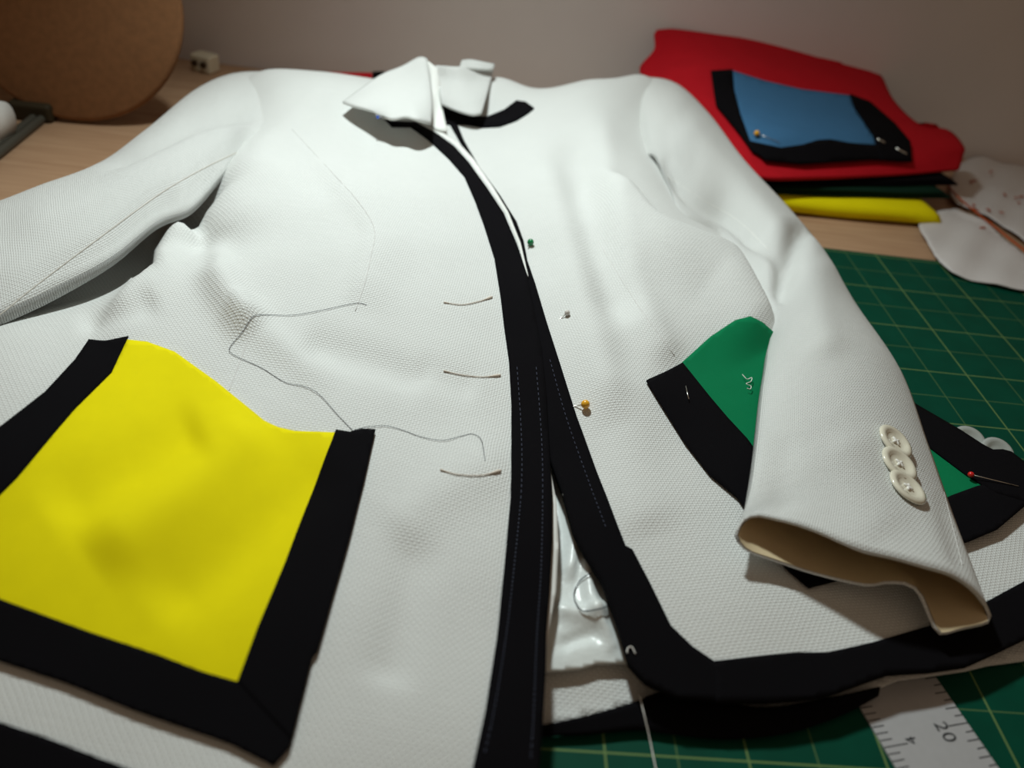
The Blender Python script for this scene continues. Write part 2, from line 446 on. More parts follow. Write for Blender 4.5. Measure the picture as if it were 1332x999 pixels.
CTRL = [
 # viewer-left front
 (340,95,2.0),(420,101,2.0),(490,108,2.0),(330,250,1.9),(300,224,1.75),(420,200,1.9),(520,220,1.9),(600,215,1.8),(380,150,2.0),
 (450,300,1.8),(580,320,1.65),(650,340,1.5),(320,340,1.65),(450,420,1.4),(600,450,1.3),(665,450,1.22),
 (266,290,.8),(285,258,1.6),(290,300,1.5),(190,345,.5),(165,372,.55),(230,312,1.15),(212,345,1.2),(160,415,1.2),(272,330,1.05),(310,140,1.55),(300,170,1.2),(350,130,2.02),(345,180,1.95),
 (60,430,1.1),(0,440,1.15),(-150,480,.6),(140,460,1.2),(300,540,1.2),(440,570,1.15),(550,560,1.1),(660,600,1.05),
 (0,650,1.0),(150,650,1.1),(300,750,.95),(450,750,.95),(650,750,.95),(-200,720,.5),(0,860,.7),(150,900,.72),(350,950,.72),
 (500,900,.8),(640,900,.8),(620,999,.72),(300,1060,.6),(0,960,.55),(-200,900,.35),(-350,700,.25),(650,1150,.5),(300,1140,.45),
 # viewer-right front
 (690,113,2.35),(760,106,2.6),(830,98,2.7),(645,108,2.12),(580,150,1.85),(610,150,1.82),(640,150,1.88),(868,165,1.85),(868,225,1.75),(862,118,2.2),(620,200,1.75),(680,180,2.05),(700,250,1.8),(690,330,1.5),
 (770,200,2.2),(830,230,2.1),(780,300,1.8),(740,400,1.4),(850,320,1.8),(900,345,1.65),(960,370,1.4),(860,430,1.4),(800,500,1.2),(740,520,1.1),
 (990,415,1.1),(920,480,1.1),(880,560,1.0),(960,600,.92),(800,650,.9),(850,740,.8),(930,850,.65),(960,750,.75),(1050,840,.58),
 (1200,810,.5),(1332,750,.5),(1300,700,.52),(1250,600,.55),(1332,620,.45),(1100,600,.65),(1450,680,.3),(720,590,.95),(780,700,.85),(820,850,.65),
 (1100,470,.5),(1050,420,.5),(980,330,.6),(930,280,.8),
]
for (u, v, z) in [(340,95,2.0),(420,101,2.0),(490,108,2.0),(560,112,2.1),(645,108,2.3),(760,106,2.6),(830,98,2.7)]:
    p = U(u, v, z); CTRL += [('w', p[0], (p[1] + 0.9, z * 0.62)), ('w', p[0], (p[1] + 1.7, 0.25))]
RIDGES = [
 ([(234,294),(228,310),(210,345),(180,386),(120,445)], .22, 34, 13),
 ([(262,318),(295,386),(335,440)], .20, 22, 22), ([(205,400),(165,420),(100,425)], -.10, 14, 14),
 ([(258,280),(262,310),(275,370)], -.12, 14, 16),
 ([(165,345),(200,330)], -.25, 25, 25),
 ([(390,180),(440,235),(485,300),(476,350),(460,410)], .10, 45, 16),
 ([(342,550),(250,640),(120,740)], .12, 40, 40),
 ([(270,560),(190,600),(60,680)], -.10, 40, 40),
 ([(440,600),(330,700),(200,810)], -.08, 40, 40),
 ([(390,445),(470,470),(560,500)], -.10, 22, 22),
 ([(300,400),(330,425),(440,510)], .08, 18, 22),
 ([(540,480),(620,510)], -.05, 20, 20),
 ([(500,700),(580,640),(660,600)], .06, 35, 35),
 ([(545,690),(520,820),(500,900)], -.06, 30, 30),
 ([(700,190),(732,300),(770,440),(800,560)], .16, 28, 28),
 ([(742,170),(775,300),(820,430)], -.18, 26, 30),
 ([(780,130),(785,220),(810,340),(850,430),(880,480)], .12, 22, 30),
 ([(770,225),(815,258),(852,298),(936,331),(960,354),(989,411),(1010,450)], .30, 10, 46),
 ([(840,470),(820,600),(850,700)], .06, 40, 40),
 ([(400,130),(440,170),(500,200)], -.10, 30, 30),
 ([(360,165),(400,215),(440,260)], -.06, 30, 30),
]
FL = Field(CTRL, RIDGES, lift=0.07)
FR = Field(CTRL, RIDGES, lift=0.0, phase=0.0)

def beh(u, v, z, dy): p = U(u, v, z); return ('w', p[0], p[1] + dy)
LF_edge = [(545,160),(569,172),(593,188),(612,209),(637,245),(658,277),(675,317),(686,362),(702,450),(708,513),(712,589),(716,648),(716,705),(712,771),(708,824),(707,876),(703,942),(699,999),(690,1080),(672,1200)]
LF = LF_edge + [(400,1150),(100,1045),(-150,955),(-400,860),(-430,700),(-330,560,.6),(-200,470,.7),(-60,395,.8),(40,360,.8),(90,300,.5),(180,250,.45),(240,212,.5),(285,180,.8),(305,140,1.4),
   beh(325,97,1.8,0.1), beh(335,95,1.8,1.5), beh(420,101,2.0,1.5), beh(490,108,2.0,1.4), (505,120,2.05), (530,140,2.0)]
front_l = panel('front_panel', FL, LF, 'linen', jacket, rotuv=0.12)
RF_left = [(556,146),(572,172),(598,200),(624,232),(648,280),(664,330),(676,390),(688,450),(695,520),(705,570),(715,595),(732,643),(747,692),(760,718),(785,758),(806,815),(820,863),(840,885),(880,905),(960,912)]
RF_hem = [(1075,904),(1127,885),(1156,875),(1208,872),(1257,865),(1299,846),(1332,830),(1450,780)]
RF = RF_left + RF_hem + [(1490,700),(1420,650),(1332,618),(1286,597),(1245,571),(1189,536),(1150,510,.55),(1100,470,.5),(1050,410,.5),(985,330,.6),(935,275,.8),(895,215,1.3),(880,150,1.7),
   beh(850,100,2.2,0), beh(840,98,2.5,1.5), beh(760,106,2.6,1.5), beh(690,113,2.35,1.5), beh(645,108,2.3,1.3), (632,122,2.1), (600,140,1.95)]
front_r = panel('front_panel', FR, RF, 'linen', jacket, rotuv=-0.22)

# ---- trims along the front edges and hem
LTl = [(496,151),(510,166),(534,166),(556,182),(583,207),(604,231),(618,263),(629,293),(643,337),(651,387),(656,429),(662,471),(665,526),(665,577),(664,648),(656,736),(646,832),(631,925),(615,999),(600,1080),(590,1130)]
LTr = [(498,153),(507,159),(540,160),(566,174),(590,191),(609,212),(634,247),(655,279),(672,319),(686,361),(704,450),(710,513),(714,589),(718,648),(718,705),(714,771),(710,824),(709,876),(705,942),(701,999),(692,1080),(676,1202)]
trim_l = applique('front_trim', FL, strip_px(LTl, LTr), 'black', jacket, off=0.045, th=0.11); trim_l['label'] = 'black bias trim along the overlapping front edge'
piping = applique('facing_edge', FL, strip_px([(540,159),(566,172),(591,188),(611,210),(636,245),(657,277),(674,317),(685,361)], [(545,160),(570,170),(596,186),(616,208),(641,244),(661,277),(677,317),(687,360)]), 'linen_plain', jacket, off=0.03, th=0.05, step=3)
piping['label'] = 'thin white facing edge showing beside the trim'
RTl = [(577,150),(588,168),(604,196),(622,232),(646,280),(662,330),(674,390),(687,450),(695,520),(706,570),(715,596),(732,643),(745.5,693),(758.5,719),(783.5,759),(804,816),(818,865),(839,888),(880,908),(960,914)]
RTr = [(592,156),(604,185),(623,218),(639,240),(650,255),(672,290),(681,315),(686,341),(696,370),(710,417),(729,476),(750,543),(776,615),(790,650),(805,690),(813,711),(822,716),(846,762),(872,815),(900,842),(928,861),(960,862)]
trim_r = applique('front_trim', FR, strip_px(RTl, RTr), 'black', jacket, off=0.035, th=0.10); trim_r['label'] = 'black bias trim along the lower front edge'
HTu = [(928,861),(1000,853),(1035,850),(1075,850),(1130,838),(1210,815),(1280,785),(1332,757),(1440,705),(1484,684)]
HTl = [(930,914),(1000,914),(1075,906),(1127,887),(1156,877),(1208,874),(1257,867),(1299,848),(1332,832),(1448,782),(1462,776)]
hem_r = applique('hem_trim', FR, strip_px(HTu, HTl), 'black', jacket, off=0.04, th=0.10); hem_r['label'] = 'black hem trim below the long sleeve cuff'
hem_l = applique('hem_trim', FL, strip_px([(-390,795),(-150,885),(0,940),(60,960),(130,987),(250,1030),(420,1092),(600,1140)], [(-398,858),(-150,953),(100,1043),(250,1095),(400,1148),(674,1196)]), 'black', jacket, off=0.04, th=0.04, step=9); hem_l['label'] = 'black hem trim below the yellow pocket'

# ---- pockets
def pocket(label, surf, panel_px, strips, m, step=6, off=0.05, curl=None):
    e = empty('pocket', jacket); e['label'] = label
    applique('pocket_panel', surf, panel_px, m, e, off=off, th=0.03, step=step, curl=curl)
    for i, s in enumerate(strips): applique('pocket_trim', surf, s, 'black', e, off=off + 0.03 + 0.004 * i, th=0.035, step=step, curl=curl)
    return e
YP = [(166,444),(192,447),(228,460),(282,499),(342,549),(362,558),(384,563),(440,565),(418,628),(376,738),(340,822),(313,896),(264,880),(210,859),(120,830),(48,803),(0,785),(-92,752),(-50,705),(0,645),(24,621),(66,570),(96,534),(144,486)]
YS = [[(168,441),(146,488),(98,536),(66,574),(24,625),(0,649),(-87,748),(-160,800),(-270,772),(-150,679),(0,561),(18,547),(60,514),(99,472),(117,446),(140,447)],
      [(-160,790),(-87,748),(0,781),(48,799),(120,826),(210,856),(264,877),(330,896),(390,930),(381,964),(378,975),(357,999),(300,970),(180,928),(90,892),(0,862),(-140,815),(-270,772)],
      [(437,563),(455,566),(470,562),(488,563),(474,628),(453,712),(414,850),(407,859),(394,912),(380,966),(310,890),(336,820),(372,736),(414,628)]]
pocket('yellow patch pocket edged in black', FL, YP, YS, 'yellow')
GP = [(884,474),(922,441),(954,421),(973,415),(987,421),(1010,440),(1060,462),(1120,490),(1185,535),(1250,575),(1330,625),(1345,640),(1290,672),(1230,695),(1150,728),(1060,745),(1020,715),(965,650),(925,600),(895,550),(876,500)]
gcurl = lambda uv: 0.10 * np.clip((uv[:, 0] - 1150) / 150, 0, 1) + 0.07 * np.exp(-((uv[:, 0] - 965) / 60) ** 2 - ((uv[:, 1] - 420) / 40) ** 2)
GS = [[(839,498),(862,487),(885,474),(922,520),(945,547),(970,574),(1010,630),(1060,700),(1095,735),(1050,768),(1020,742),(958,651),(922,621),(890,580),(858,529)],
      [(1010,730),(1060,712),(1150,690),(1233,651),(1265,640),(1330,625),(1380,633),(1332,661),(1291,696),(1256,710),(1150,742),(1050,768)],
      [(1120,485),(1150,500),(1189,531),(1245,566),(1275,587),(1286,593),(1298,593),(1309,596),(1332,614),(1380,634),(1330,662),(1290,650),(1254,626),(1208,589),(1160,548),(1105,515)]]
pocket('green patch pocket edged in black, half under the sleeve', FR, GP, GS, 'green', curl=gcurl)

# ---- seams on the fronts
def seam(uv, surf, parent, r=0.012, off=-0.004, m='seam_w', name='seam'):
    return tube(name, on(surf, catmull(uv, 6), off), r, m, parent, sides=5)
seam([(380,168),(430,222),(466,262),(487,298),(482,335),(474,370),(462,405)], FL, jacket)
seam([(327,432),(316,460),(304,492),(298,508)], FL, jacket)
seam([(776,310),(800,350),(835,405),(878,464)], FR, jacket)
for pts in ([(577,394),(600,397),(622,393),(640,387)], [(577,483),(600,488),(625,491),(651,489)], [(573,612),(595,618),(625,619),(651,613)]):
    c = catmull(pts, 6); n = len(c); tp = 0.7 + 1.6 * np.exp(-((np.arange(n) - (n - 2)) / 1.6) ** 2) + 0.6 * np.exp(-(np.arange(n) / 1.5) ** 2)
    tube('button_loop', on(FL, c, 0.018), 0.013, 'cream', jacket, sides=6, taper=tp)

# ---- back of the jacket seen through the front opening
BCT = [(700,560,.45),(740,640,.45),(780,760,.42),(720,760,.45),(820,850,.33),(710,860,.40),(705,945,.13),(863,903,.16),(1000,925,.2),(1143,895,.22),(1257,872,.25),(1332,859,.25),(1450,800,.25),(1000,800,.3),(1200,800,.3),(650,800,.35),(640,930,.2),(760,700,.45),(1300,700,.25),(1450,700,.22)]
BCTB = [(u, v, z * 0.75) for u, v, z in BCT]
FB = Field(BCTB, [], noise=0.02)
back = panel('back_panel', FB, [(640,600,.4),(690,555,.4),(760,600,.4),(900,740,.3),(1100,760,.25),(1300,690,.25),(1460,700,.2),(1460,815,.2),(1332,859),(1286,865),(1257,872),(1169,884),(1143,895),(1090,908),(1000,922),(930,915),(863,903),(827,916),(805,924),(764,934),(716,945),(699,947),(640,955)], 'linen', jacket, step=0.14, rotuv=0.05)
back['label'] = 'back of the jacket seen through the front opening'
hb = grid_patch('hem_trim', [[(640,953,.22),(699,944,.22),(764,931,.22),(827,913,.24),(863,901,.26),(930,912,.28),(1000,920,.28),(1090,905,.28),(1143,893,.28)], [(640,972,.15),(700,959,.15),(764,956,.15),(830,950,.15),(870,955,.15),(940,962,.15),(1020,955,.15),(1090,932,.15),(1140,905,.2)]], 'black', jacket, nu=50, nv=4, th=0.04)
hb['label'] = 'black hem trim on the back of the jacket'
LR = [([(735,640),(745,700),(740,760)], .10, 8, 10), ([(760,720),(770,790),(800,850)], .10, 10, 8), ([(715,790),(760,800),(800,790)], .08, 10, 10), ([(720,840),(770,825),(800,840)], -.05, 8, 8),([(765,680),(775,740)],-.06,8,8)]
FLN = Field([(u, v, z + .06) for u, v, z in BCT], LR, noise=0.03)
lining = panel('lining', FLN, [(680,560,.5),(735,570,.5),(800,680,.45),(860,800,.4),(880,850,.35),(840,862),(815,863),(776,863),(755,870),(732,872),(708,874),(660,880)], 'satin', jacket, step=0.06)
lining['label'] = 'shiny white satin lining in the front opening'
applique('facing_edge', FL, strip_px([(714,598),(716,648),(716,705),(713,771),(708,830),(704,870)], [(717,606),(725,648),(728,705),(725,765),(716,815),(708,870)]), 'linen_plain', jacket, off=-0.07, th=0.05, step=4)

# ---- sleeves: closed rings from shoulder to cuff
def sleeve_tube(name, rings, nring=64, ridges=(), cuff=None, sub=10, p=0.62, parent=None, endcap=False):
    RR = []
    h = nring // 2
    for (A, B, ht, hb_) in rings:
        a, b = U(*A), U(*B); pts = []
        for i in range(h):
            t = i / (h - 1) * 0.94 + 0.03; q = a + (b - a) * t; q = q + np.array([0, 0, ht * math.sin(math.pi * t) ** p]); pts.append(q)
        for i in range(h):
            t = 0.97 - i / (h - 1) * 0.94; q = a + (b - a) * t; q = q - np.array([0, 0, hb_ * math.sin(math.pi * t) ** p]); pts.append(q)
        RR.append(np.array(pts))
    if cuff is not None:
        top, bot = cuff; pts = []
        for pl in (top, bot):
            c = catmull([U(*q) for q in pl], 10); L = np.r_[0, np.cumsum(np.linalg.norm(np.diff(c, axis=0), axis=1))]; L /= L[-1]
            pts.append(np.stack([np.interp(np.linspace(0, 1, h), L, c[:, k]) for k in range(3)], 1))
        RR.append(np.r_[pts[0], pts[1]])
    RR = np.array(RR)
    G = np.stack([catmull(RR[:, i], sub) for i in range(nring)], 1)        # rows along the sleeve
    a, b = G.shape[:2]; V = G.reshape(-1, 3).copy()
    topm = np.tile(np.r_[np.ones(h), np.zeros(h)], a)
    edge = np.tile(np.r_[np.clip(np.sin(np.pi * np.linspace(0, 1, h)) * 2.5, 0, 1), np.zeros(h)], a)
    if len(ridges): V[:, 2] += ridge_sum(PJ(V), ridges) * topm * edge
    F = []
    for i in range(a - 1):
        for j in range(b): F.append((i * b + j, i * b + (j + 1) % b, (i + 1) * b + (j + 1) % b, (i + 1) * b + j))
    return V, F, a, b
def finish_sleeve(V, F, a, b, th, cap0=True, label=None):
    """outer skin + inner skin, joined at the cuff rim"""
    tri = []
    for f in F: tri += [(f[0], f[1], f[2]), (f[0], f[2], f[3])]
    N = vnormals(V, tri)
    c = V.reshape(a, b, 3).mean(1)[:, None, :].repeat(b, 1).reshape(-1, 3)
    if ((V - c) * N).sum() < 0: N = -N
    n = len(V); VV = np.r_[V, V - N * th]
    FF = list(F) + [tuple(n + k for k in reversed(f)) for f in F]
    for j in range(b):
        j2 = (j + 1) % b; r = (a - 1) * b
        FF.append((r + j, r + j2, n + r + j2, n + r + j)); FF.append((j2, j, n + j, n + j2))
    uv = np.array([((j if j < b / 2 else b - j) * 0.22, i * 0.11) for i in range(a) for j in range(b)])
    o = mesh_obj('sleeve', VV, FF, 'linen', jacket, uv=np.r_[uv, uv]); fixn(o)
    VL = V - N * (th + 0.012)
    return o, VL, N

# real arc-length uvs for the weave
def arc_uv(V, a, b):
    G = V.reshape(a, b, 3); du = np.linalg.norm(np.diff(G, axis=1), axis=2).mean(0); u = np.r_[0, np.cumsum(du)]
    dv = np.linalg.norm(np.diff(G, axis=0), axis=2).mean(1); v = np.r_[0, np.cumsum(dv)]
    return np.stack(np.meshgrid(u, v), -1).reshape(-1, 2)
def set_uv(o, uv):
    ul = o.data.uv_layers['UVMap']; li = np.zeros(len(o.data.loops), np.int32); o.data.loops.foreach_get('vertex_index', li)
    ul.data.foreach_set('uv', np.asarray(uv, float)[li].ravel())

RS = [((836,208,1.7),(812,108,2.35),.08,.2),((852,207,2.08),(838,99,2.72),.16,.3),((868,246,1.8),(880,109,2.6),.40,.3),((888,306,1.35),(922,148,2.15),.48,.3),
      ((932,322,.95),(967,208,1.75),.44,.3),((962,368,.9),(1021,267,1.25),.52,.3),((994,428,.95),(1069,328,.85),.75,.2),
      ((990,474,1.05),(1112,402,.55),.85,.2),((981,520,1.15),(1171,488,.5),.85,.3),((972,590,1.2),(1209,586,.55),.75,.35),
      ((962,650,1.25),(1240,668,.6),.6,.35)]
CT = [(955,696,1.28),(963,678,1.42),(984,669,1.52),(1016,675,1.6),(1060,689,1.65),(1116,714,1.65),(1162,725,1.62),(1205,737,1.55),(1240,748,1.45),(1266,766,1.25),(1284,788,1.0)]
CB = [(1290,801,.86),(1284,812,.80),(1250,820,.76),(1221,826,.74),(1208,805,.85),(1196,776,1.02),(1180,762,1.08),(1152,760,1.02),(1125,763,.95),(1060,748,.92),(1005,730,.98),(972,718,1.08),(959,706,1.2)]
RSR = [([(850,215),(872,230),(913,259),(960,288),(1026,356)], -.26, 14, 12), ([(880,150),(925,205),(985,270),(1025,320)], .14, 22, 22),
       ([(1046,290),(1034,325),(1010,400)], -.26, 12, 14), ([(1060,330),(1062,400),(1080,470)], .08, 26, 26), ([(990,300),(1000,350),(998,420)], .10, 14, 14),
       ([(1090,560),(1120,640),(1150,700)], .04, 40, 40), ([(1020,560),(1010,620),(1030,670)], -.04, 25, 25), ([(1225,640),(1240,700),(1252,745)], -.05, 10, 10)]
V, F, a, b = sleeve_tube('sleeve', RS, ridges=RSR, cuff=(CT, CB))
slv_r, VL, NL = finish_sleeve(V, F, a, b, 0.05); u_ = arc_uv(V, a, b); set_uv(slv_r, np.r_[u_, u_])
slv_r['label'] = 'sleeve lying across the green pocket, cuff open towards the viewer'
k0 = (a - 34) * b
lf = [f for f in F if min(f) >= k0 and max(f) < (a - 1) * b + b]
o = mesh_obj('sleeve_lining', VL[k0:], [tuple(reversed([i - k0 for i in f])) for f in lf], 'lining', slv_r); o['label'] = 'cream lining inside the open cuff'
SR = MeshSurf(slv_r)

RSL = [((372,205,1.45),(400,99,1.55),.1,.2),((322,196,1.66),(350,92,1.92),.16,.2),((290,236,1.62),(300,97,1.75),.42,.12),((250,283,1.5),(252,120,1.5),.55,.1),
       ((205,302,1.4),(192,172,1.2),.65,.1),((146,350,1.25),(126,222,.9),.75,.12),((70,392,1.1),(60,248,.75),.8,.3),((0,425,1.05),(0,271,.65),.8,.3),((-120,480,.9),(-120,310,.5),.8,.3),((-260,560,.7),(-260,360,.4),.7,.3)]
RLR = [([(340,143),(317,152),(288,157),(252,168),(216,186),(173,206),(126,224)], -.16, 10, 14), ([(340,160),(288,180),(200,225),(90,275),(0,310)], .10, 24, 30),
       ([(311,197),(267,218),(216,247),(173,277),(126,312),(83,344),(36,380),(0,409)], .11, 16, 42),
       ([(240,262),(205,285),(165,312),(110,350),(40,395)], -.10, 20, 14)]
V, F, a, b = sleeve_tube('sleeve', RSL, ridges=RLR)
slv_l, VL, NL = finish_sleeve(V, F, a, b, 0.05); u_ = arc_uv(V, a, b); set_uv(slv_l, np.r_[u_, u_])
slv_l['label'] = 'sleeve stretched out towards the brown disc'
SL = MeshSurf(slv_l)
tube('seam', on(SL, catmull([(311,197),(267,218),(216,247),(173,277),(126,312),(83,344),(36,380),(0,409),(-60,450)], 6), 0.004), 0.013, 'seam', slv_l, sides=5)
tube('seam', on(SR, catmull([(867,228),(913,259),(959,286),(1000,325)], 6), -0.006), 0.012, 'linen_plain', slv_r, sides=5)

tube('seam', on(SR, catmull([(1228,640),(1238,680),(1247,715),(1252,735)], 6), -0.004), 0.012, 'seam_w', slv_r, sides=5)

# ---- cuff buttons
def button_mesh(name, m, R=0.31):
    prof = [(0, .035), (.10, .035), (.17, .04), (.205, .075), (.25, .085), (.29, .07), (.31, .04), (.29, .012), (.22, 0), (0, 0)]
    V = []; F = []; n = 28
    for r, z in prof:
        for k in range(n): t = 2 * math.pi * k / n; V.append((r * R / .31 * math.cos(t), r * R / .31 * math.sin(t), z))
    for i in range(len(prof) - 1):
        for k in range(n): F.append((i * n + k, i * n + (k + 1) % n, (i + 1) * n + (k + 1) % n, (i + 1) * n + k))
    me = bpy.data.meshes.new(name); me.from_pydata([tuple(np.array(v) * S) for v in V], [], F)
    bm = bmesh.new(); bm.from_mesh(me); bmesh.ops.remove_doubles(bm, verts=bm.verts, dist=1e-6); bmesh.ops.recalc_face_normals(bm, faces=bm.faces); bm.to_mesh(me); bm.free()
    me.polygons.foreach_set('use_smooth', [True] * len(me.polygons)); me.materials.append(M[m]); return me
def orient(P, N, spin=0.0):
    q = Vector(N).to_track_quat('Z', 'Y').to_matrix().to_4x4()
    return Matrix.Translation(Vector(P) * S) @ q @ Matrix.Rotation(spin, 4, 'Z')
bme = button_mesh('cuff_button', 'pearl', 0.375)
def thread_knot(name):
    bm = bmesh.new()
    for k in range(4):
        t = math.pi / 4 + math.pi / 2 * k
        mtx = Matrix.Translation((0.035 * S * math.cos(t), 0.035 * S * math.sin(t), 0.05 * S)) @ Matrix.Rotation(t, 4, 'Z') @ Matrix.Diagonal((1.5, .7, .6, 1))
        bmesh.ops.create_icosphere(bm, subdivisions=2, radius=0.045 * S, matrix=mtx)
    me = bpy.data.meshes.new(name); bm.to_mesh(me); bm.free(); me.materials.append(M['thread_w'])
    me.polygons.foreach_set('use_smooth', [True] * len(me.polygons)); return me
kme = thread_knot('button_thread')
for (u, v, tl) in [(1161,575,(.05,.04)),(1166,604,(.0,.04)),(1177,635,(.08,.06))]:
    P, N = SR.surf(np.array([[u, v + 2.0]])); n_ = N[0] + np.array([tl[0], -0.10 + tl[1], 0.25]); n_ /= np.linalg.norm(n_)
    for nm, me in (('cuff_button', bme), ('button_thread', kme)):
        o = bpy.data.objects.new(nm, me); COL.objects.link(o); o.parent = slv_r; o.matrix_world = orient(P[0] + n_ * 0.035, n_, u)

# ---- collar
FN = Field(CTRL, (), lift=-0.16)
ib = panel('inner_back', FN, [(500,135,1.85),(535,175,1.8),(575,215,1.7),(610,205,1.7),(650,165,1.8),(650,125,1.95),beh(640,110,2.1,0.9),beh(565,110,2.1,1.0),beh(500,108,2.0,0.9)], 'linen_plain', jacket, step=0.15)
ib['label'] = 'inside of the back seen in the neck opening'
cl = grid_patch('collar_leaf', [
   [(446,135,2.45),(493,101,2.75),(523,88,2.9),(545,76,3.05),(556,78,3.05)],
   [(457,139,2.5),(500,118,2.68),(530,108,2.75),(552,100,2.8),(559,103,2.75)],
   [(476,144,2.55),(508,138,2.68),(532,132,2.72),(552,128,2.72),(561,134,2.6)],
   [(493,149,2.58),(510,157,2.62),(527,154,2.7),(542,158,2.7),(559,163,2.42)]], 'linen', jacket, nu=26, nv=7, th=0.06)
cl['label'] = 'collar leaf standing up with its point over the front'
cs = grid_patch('collar_stand', [
   [(556,79,3.0),(562,84,2.95),(570,90,2.9)], [(559,104,2.6),(565,110,2.55),(572,112,2.5)], [(560,139,2.2),(567,142,2.1),(575,140,2.1)], [(559,163,1.95),(568,170,1.9),(582,172,1.9)]], 'linen_plain', jacket, nu=8, nv=6, th=0.05)
cr_ = grid_patch('collar_leaf', [
   [(566,86,2.9),(580,87,2.85),(596,88,2.85),(620,86,2.85),(642,84,2.85)],
   [(569,106,2.55),(585,108,2.5),(600,110,2.5),(620,108,2.5),(638,106,2.5)],
   [(572,124,2.4),(586,128,2.36),(602,131,2.35),(618,131,2.35),(632,128,2.35)],
   [(574,136,2.25),(588,143,2.2),(602,148,2.18),(616,151,2.18),(626,149,2.2)]], 'linen', jacket, nu=22, nv=6, th=0.06)
cr_['label'] = 'turned back collar leaf behind the black neck band'
grid_patch('collar_fold', [[(600,80,2.95),(612,79,2.97),(628,82,2.95),(643,85,2.9)], [(597,90,2.8),(612,91,2.8),(628,92,2.8),(641,92,2.8)]], 'linen', jacket, nu=12, nv=5, th=0.06)
nb = applique('neck_band', FR, [(573,135),(591,142),(612,152),(634,153),(656,144),(672,132),(684,134),(695,142),(688,148),(672,158),(650,166),(629,167),(606,163),(592,163),(580,163),(574,147)], 'black', jacket, off=0.05, th=0.05, step=5)
nb['label'] = 'black band curving along the neckline'

# ---- stitching on the trims, too fine to pick apart
def stitches(edges, surf, off):
    V = []; F = []
    for pl in edges:
        c = dens(catmull(pl, 6), 5.2, closed=False); P = on(surf, c, off)
        for i in range(0, len(P) - 1):
            a_, b_ = P[i], P[i] + (P[i + 1] - P[i]) * 0.55; d = b_ - a_; n = np.cross(d, [0, 0, 1]); n = n / (np.linalg.norm(n) + 1e-9) * 0.006
            k = len(V); up = np.array([0, 0, 0.012]); V += [a_ - n, a_ + n, b_ + n, b_ - n, a_ - n + up * .5, a_ + n + up * .5, b_ + n + up, b_ - n + up]
            F += [(k + 4, k + 5, k + 6, k + 7), (k, k + 1, k + 5, k + 4), (k + 1, k + 2, k + 6, k + 5), (k + 2, k + 3, k + 7, k + 6), (k + 3, k, k + 4, k + 7)]
    return V, F
V1, F1 = stitches([[(672,480),(677,560),(677,640),(668,736),(657,832),(642,925),(629,985)], [(697,480),(703,560),(705,640),(703,736),(697,832),(693,925),(689,990)]], FL, 0.05)
V2_, F2 = stitches([[(715,470),(736,545),(762,620),(788,690)]], FR, 0.042)
k = len(V1); st = fixn(mesh_obj('stitching', V1 + V2_, F1 + [tuple(i + k for i in f) for f in F2], 'thread_s', jacket, smooth=False)); st['kind'] = 'stuff'

# ============================================================ PINS AND THREADS
SRF = MeshSurf(front_r)
def pin(px, surf, head, label, cat='pin', length=1.0, ang=0.0, tilt=0.25, up=0.07, r=0.055, group=None):
    P, N = surf.surf(np.array([px], float)); P = P[0]; N = N[0]
    e = empty('sewing_pin'); tag(e, label, cat, group)
    c = P + N * up
    d = np.array([math.cos(ang), math.sin(ang), 0]); d = d - N * (d @ N); d /= np.linalg.norm(d); d = d * math.cos(tilt) - N * math.sin(tilt)
    bm = bmesh.new(); bmesh.ops.create_uvsphere(bm, u_segments=16, v_segments=10, radius=r * S, matrix=Matrix.Translation(Vector(c * S)))
    me = bpy.data.meshes.new('pin_head'); bm.to_mesh(me); bm.free(); me.materials.append(M[head]); me.polygons.foreach_set('use_smooth', [True] * len(me.polygons))
    h = bpy.data.objects.new('pin_head', me); COL.objects.link(h)
    e.location = Vector(c * S); under(h, e)
    under(tube('pin_shaft', [c + d * r * .8, c + d * (r + length * .5), c + d * (r + length)], 0.011, 'steel', None, sides=6), e)
    return e
PG = 'glass-headed pins in the fabric'
pin((690,319), FR, 'pin_green', 'green round headed pin beside the front trim near the collar', ang=-1.9, tilt=.5, r=.08, up=.09, group=PG)
pin((762,531), FR, 'pin_yellow', 'amber yellow headed pin beside the front trim, nearest the hem', ang=2.9, tilt=.45, r=.085, up=.12, group=PG)
w = pin((739,410), FR, 'pin_white', 'white headed pin between the green and the amber pins', ang=3.5, tilt=.3, length=.5, r=.06, group=PG)
pin((494,154), MeshSurf(cl), 'pin_blue', 'small blue headed pin under the collar point', ang=0.3, tilt=.2, length=.5, r=.045, up=0.06, group=PG)
class Lift:
    def __init__(s, f, h): s.f = f; s.h = h
    def surf(s, uv): P, N = s.f.surf(uv); return P + N * s.h, N
pin((1255,629), Lift(FR, .17), 'pin_red', 'red headed pin stuck in the green pocket corner', ang=-0.12, tilt=.06, r=.058, length=.9, group=PG)
def thread(label, uv, surf, off, r, m, name='thread', amp=0.0):
    c = catmull(uv, 8); P = on(surf, c, off)
    if amp: P[:, 2] += amp * np.sin(np.linspace(0, math.pi * 3, len(P))) ** 2
    o = tube(name, P, r, m, None, sides=5); tag(o, label, 'thread'); return o
thread('long dark thread looping over the white front to the yellow pocket corner', [(477,397),(463,395),(422,404),(381,411),(337,410),(327,414),(315,433),(299,454),(305,463),(340,479),(371,498),(397,504),(416,515),(438,539),(460,562)], FL, .010, .0045, 'thread_d', amp=.015)
thread('short dark thread curling from the yellow pocket to the lowest loop', [(452,564),(469,558),(501,555),(526,561),(548,569),(576,574),(600,568),(614,565),(625,572),(629,588),(631,600)], FL, .010, .0045, 'thread_d', amp=.015)
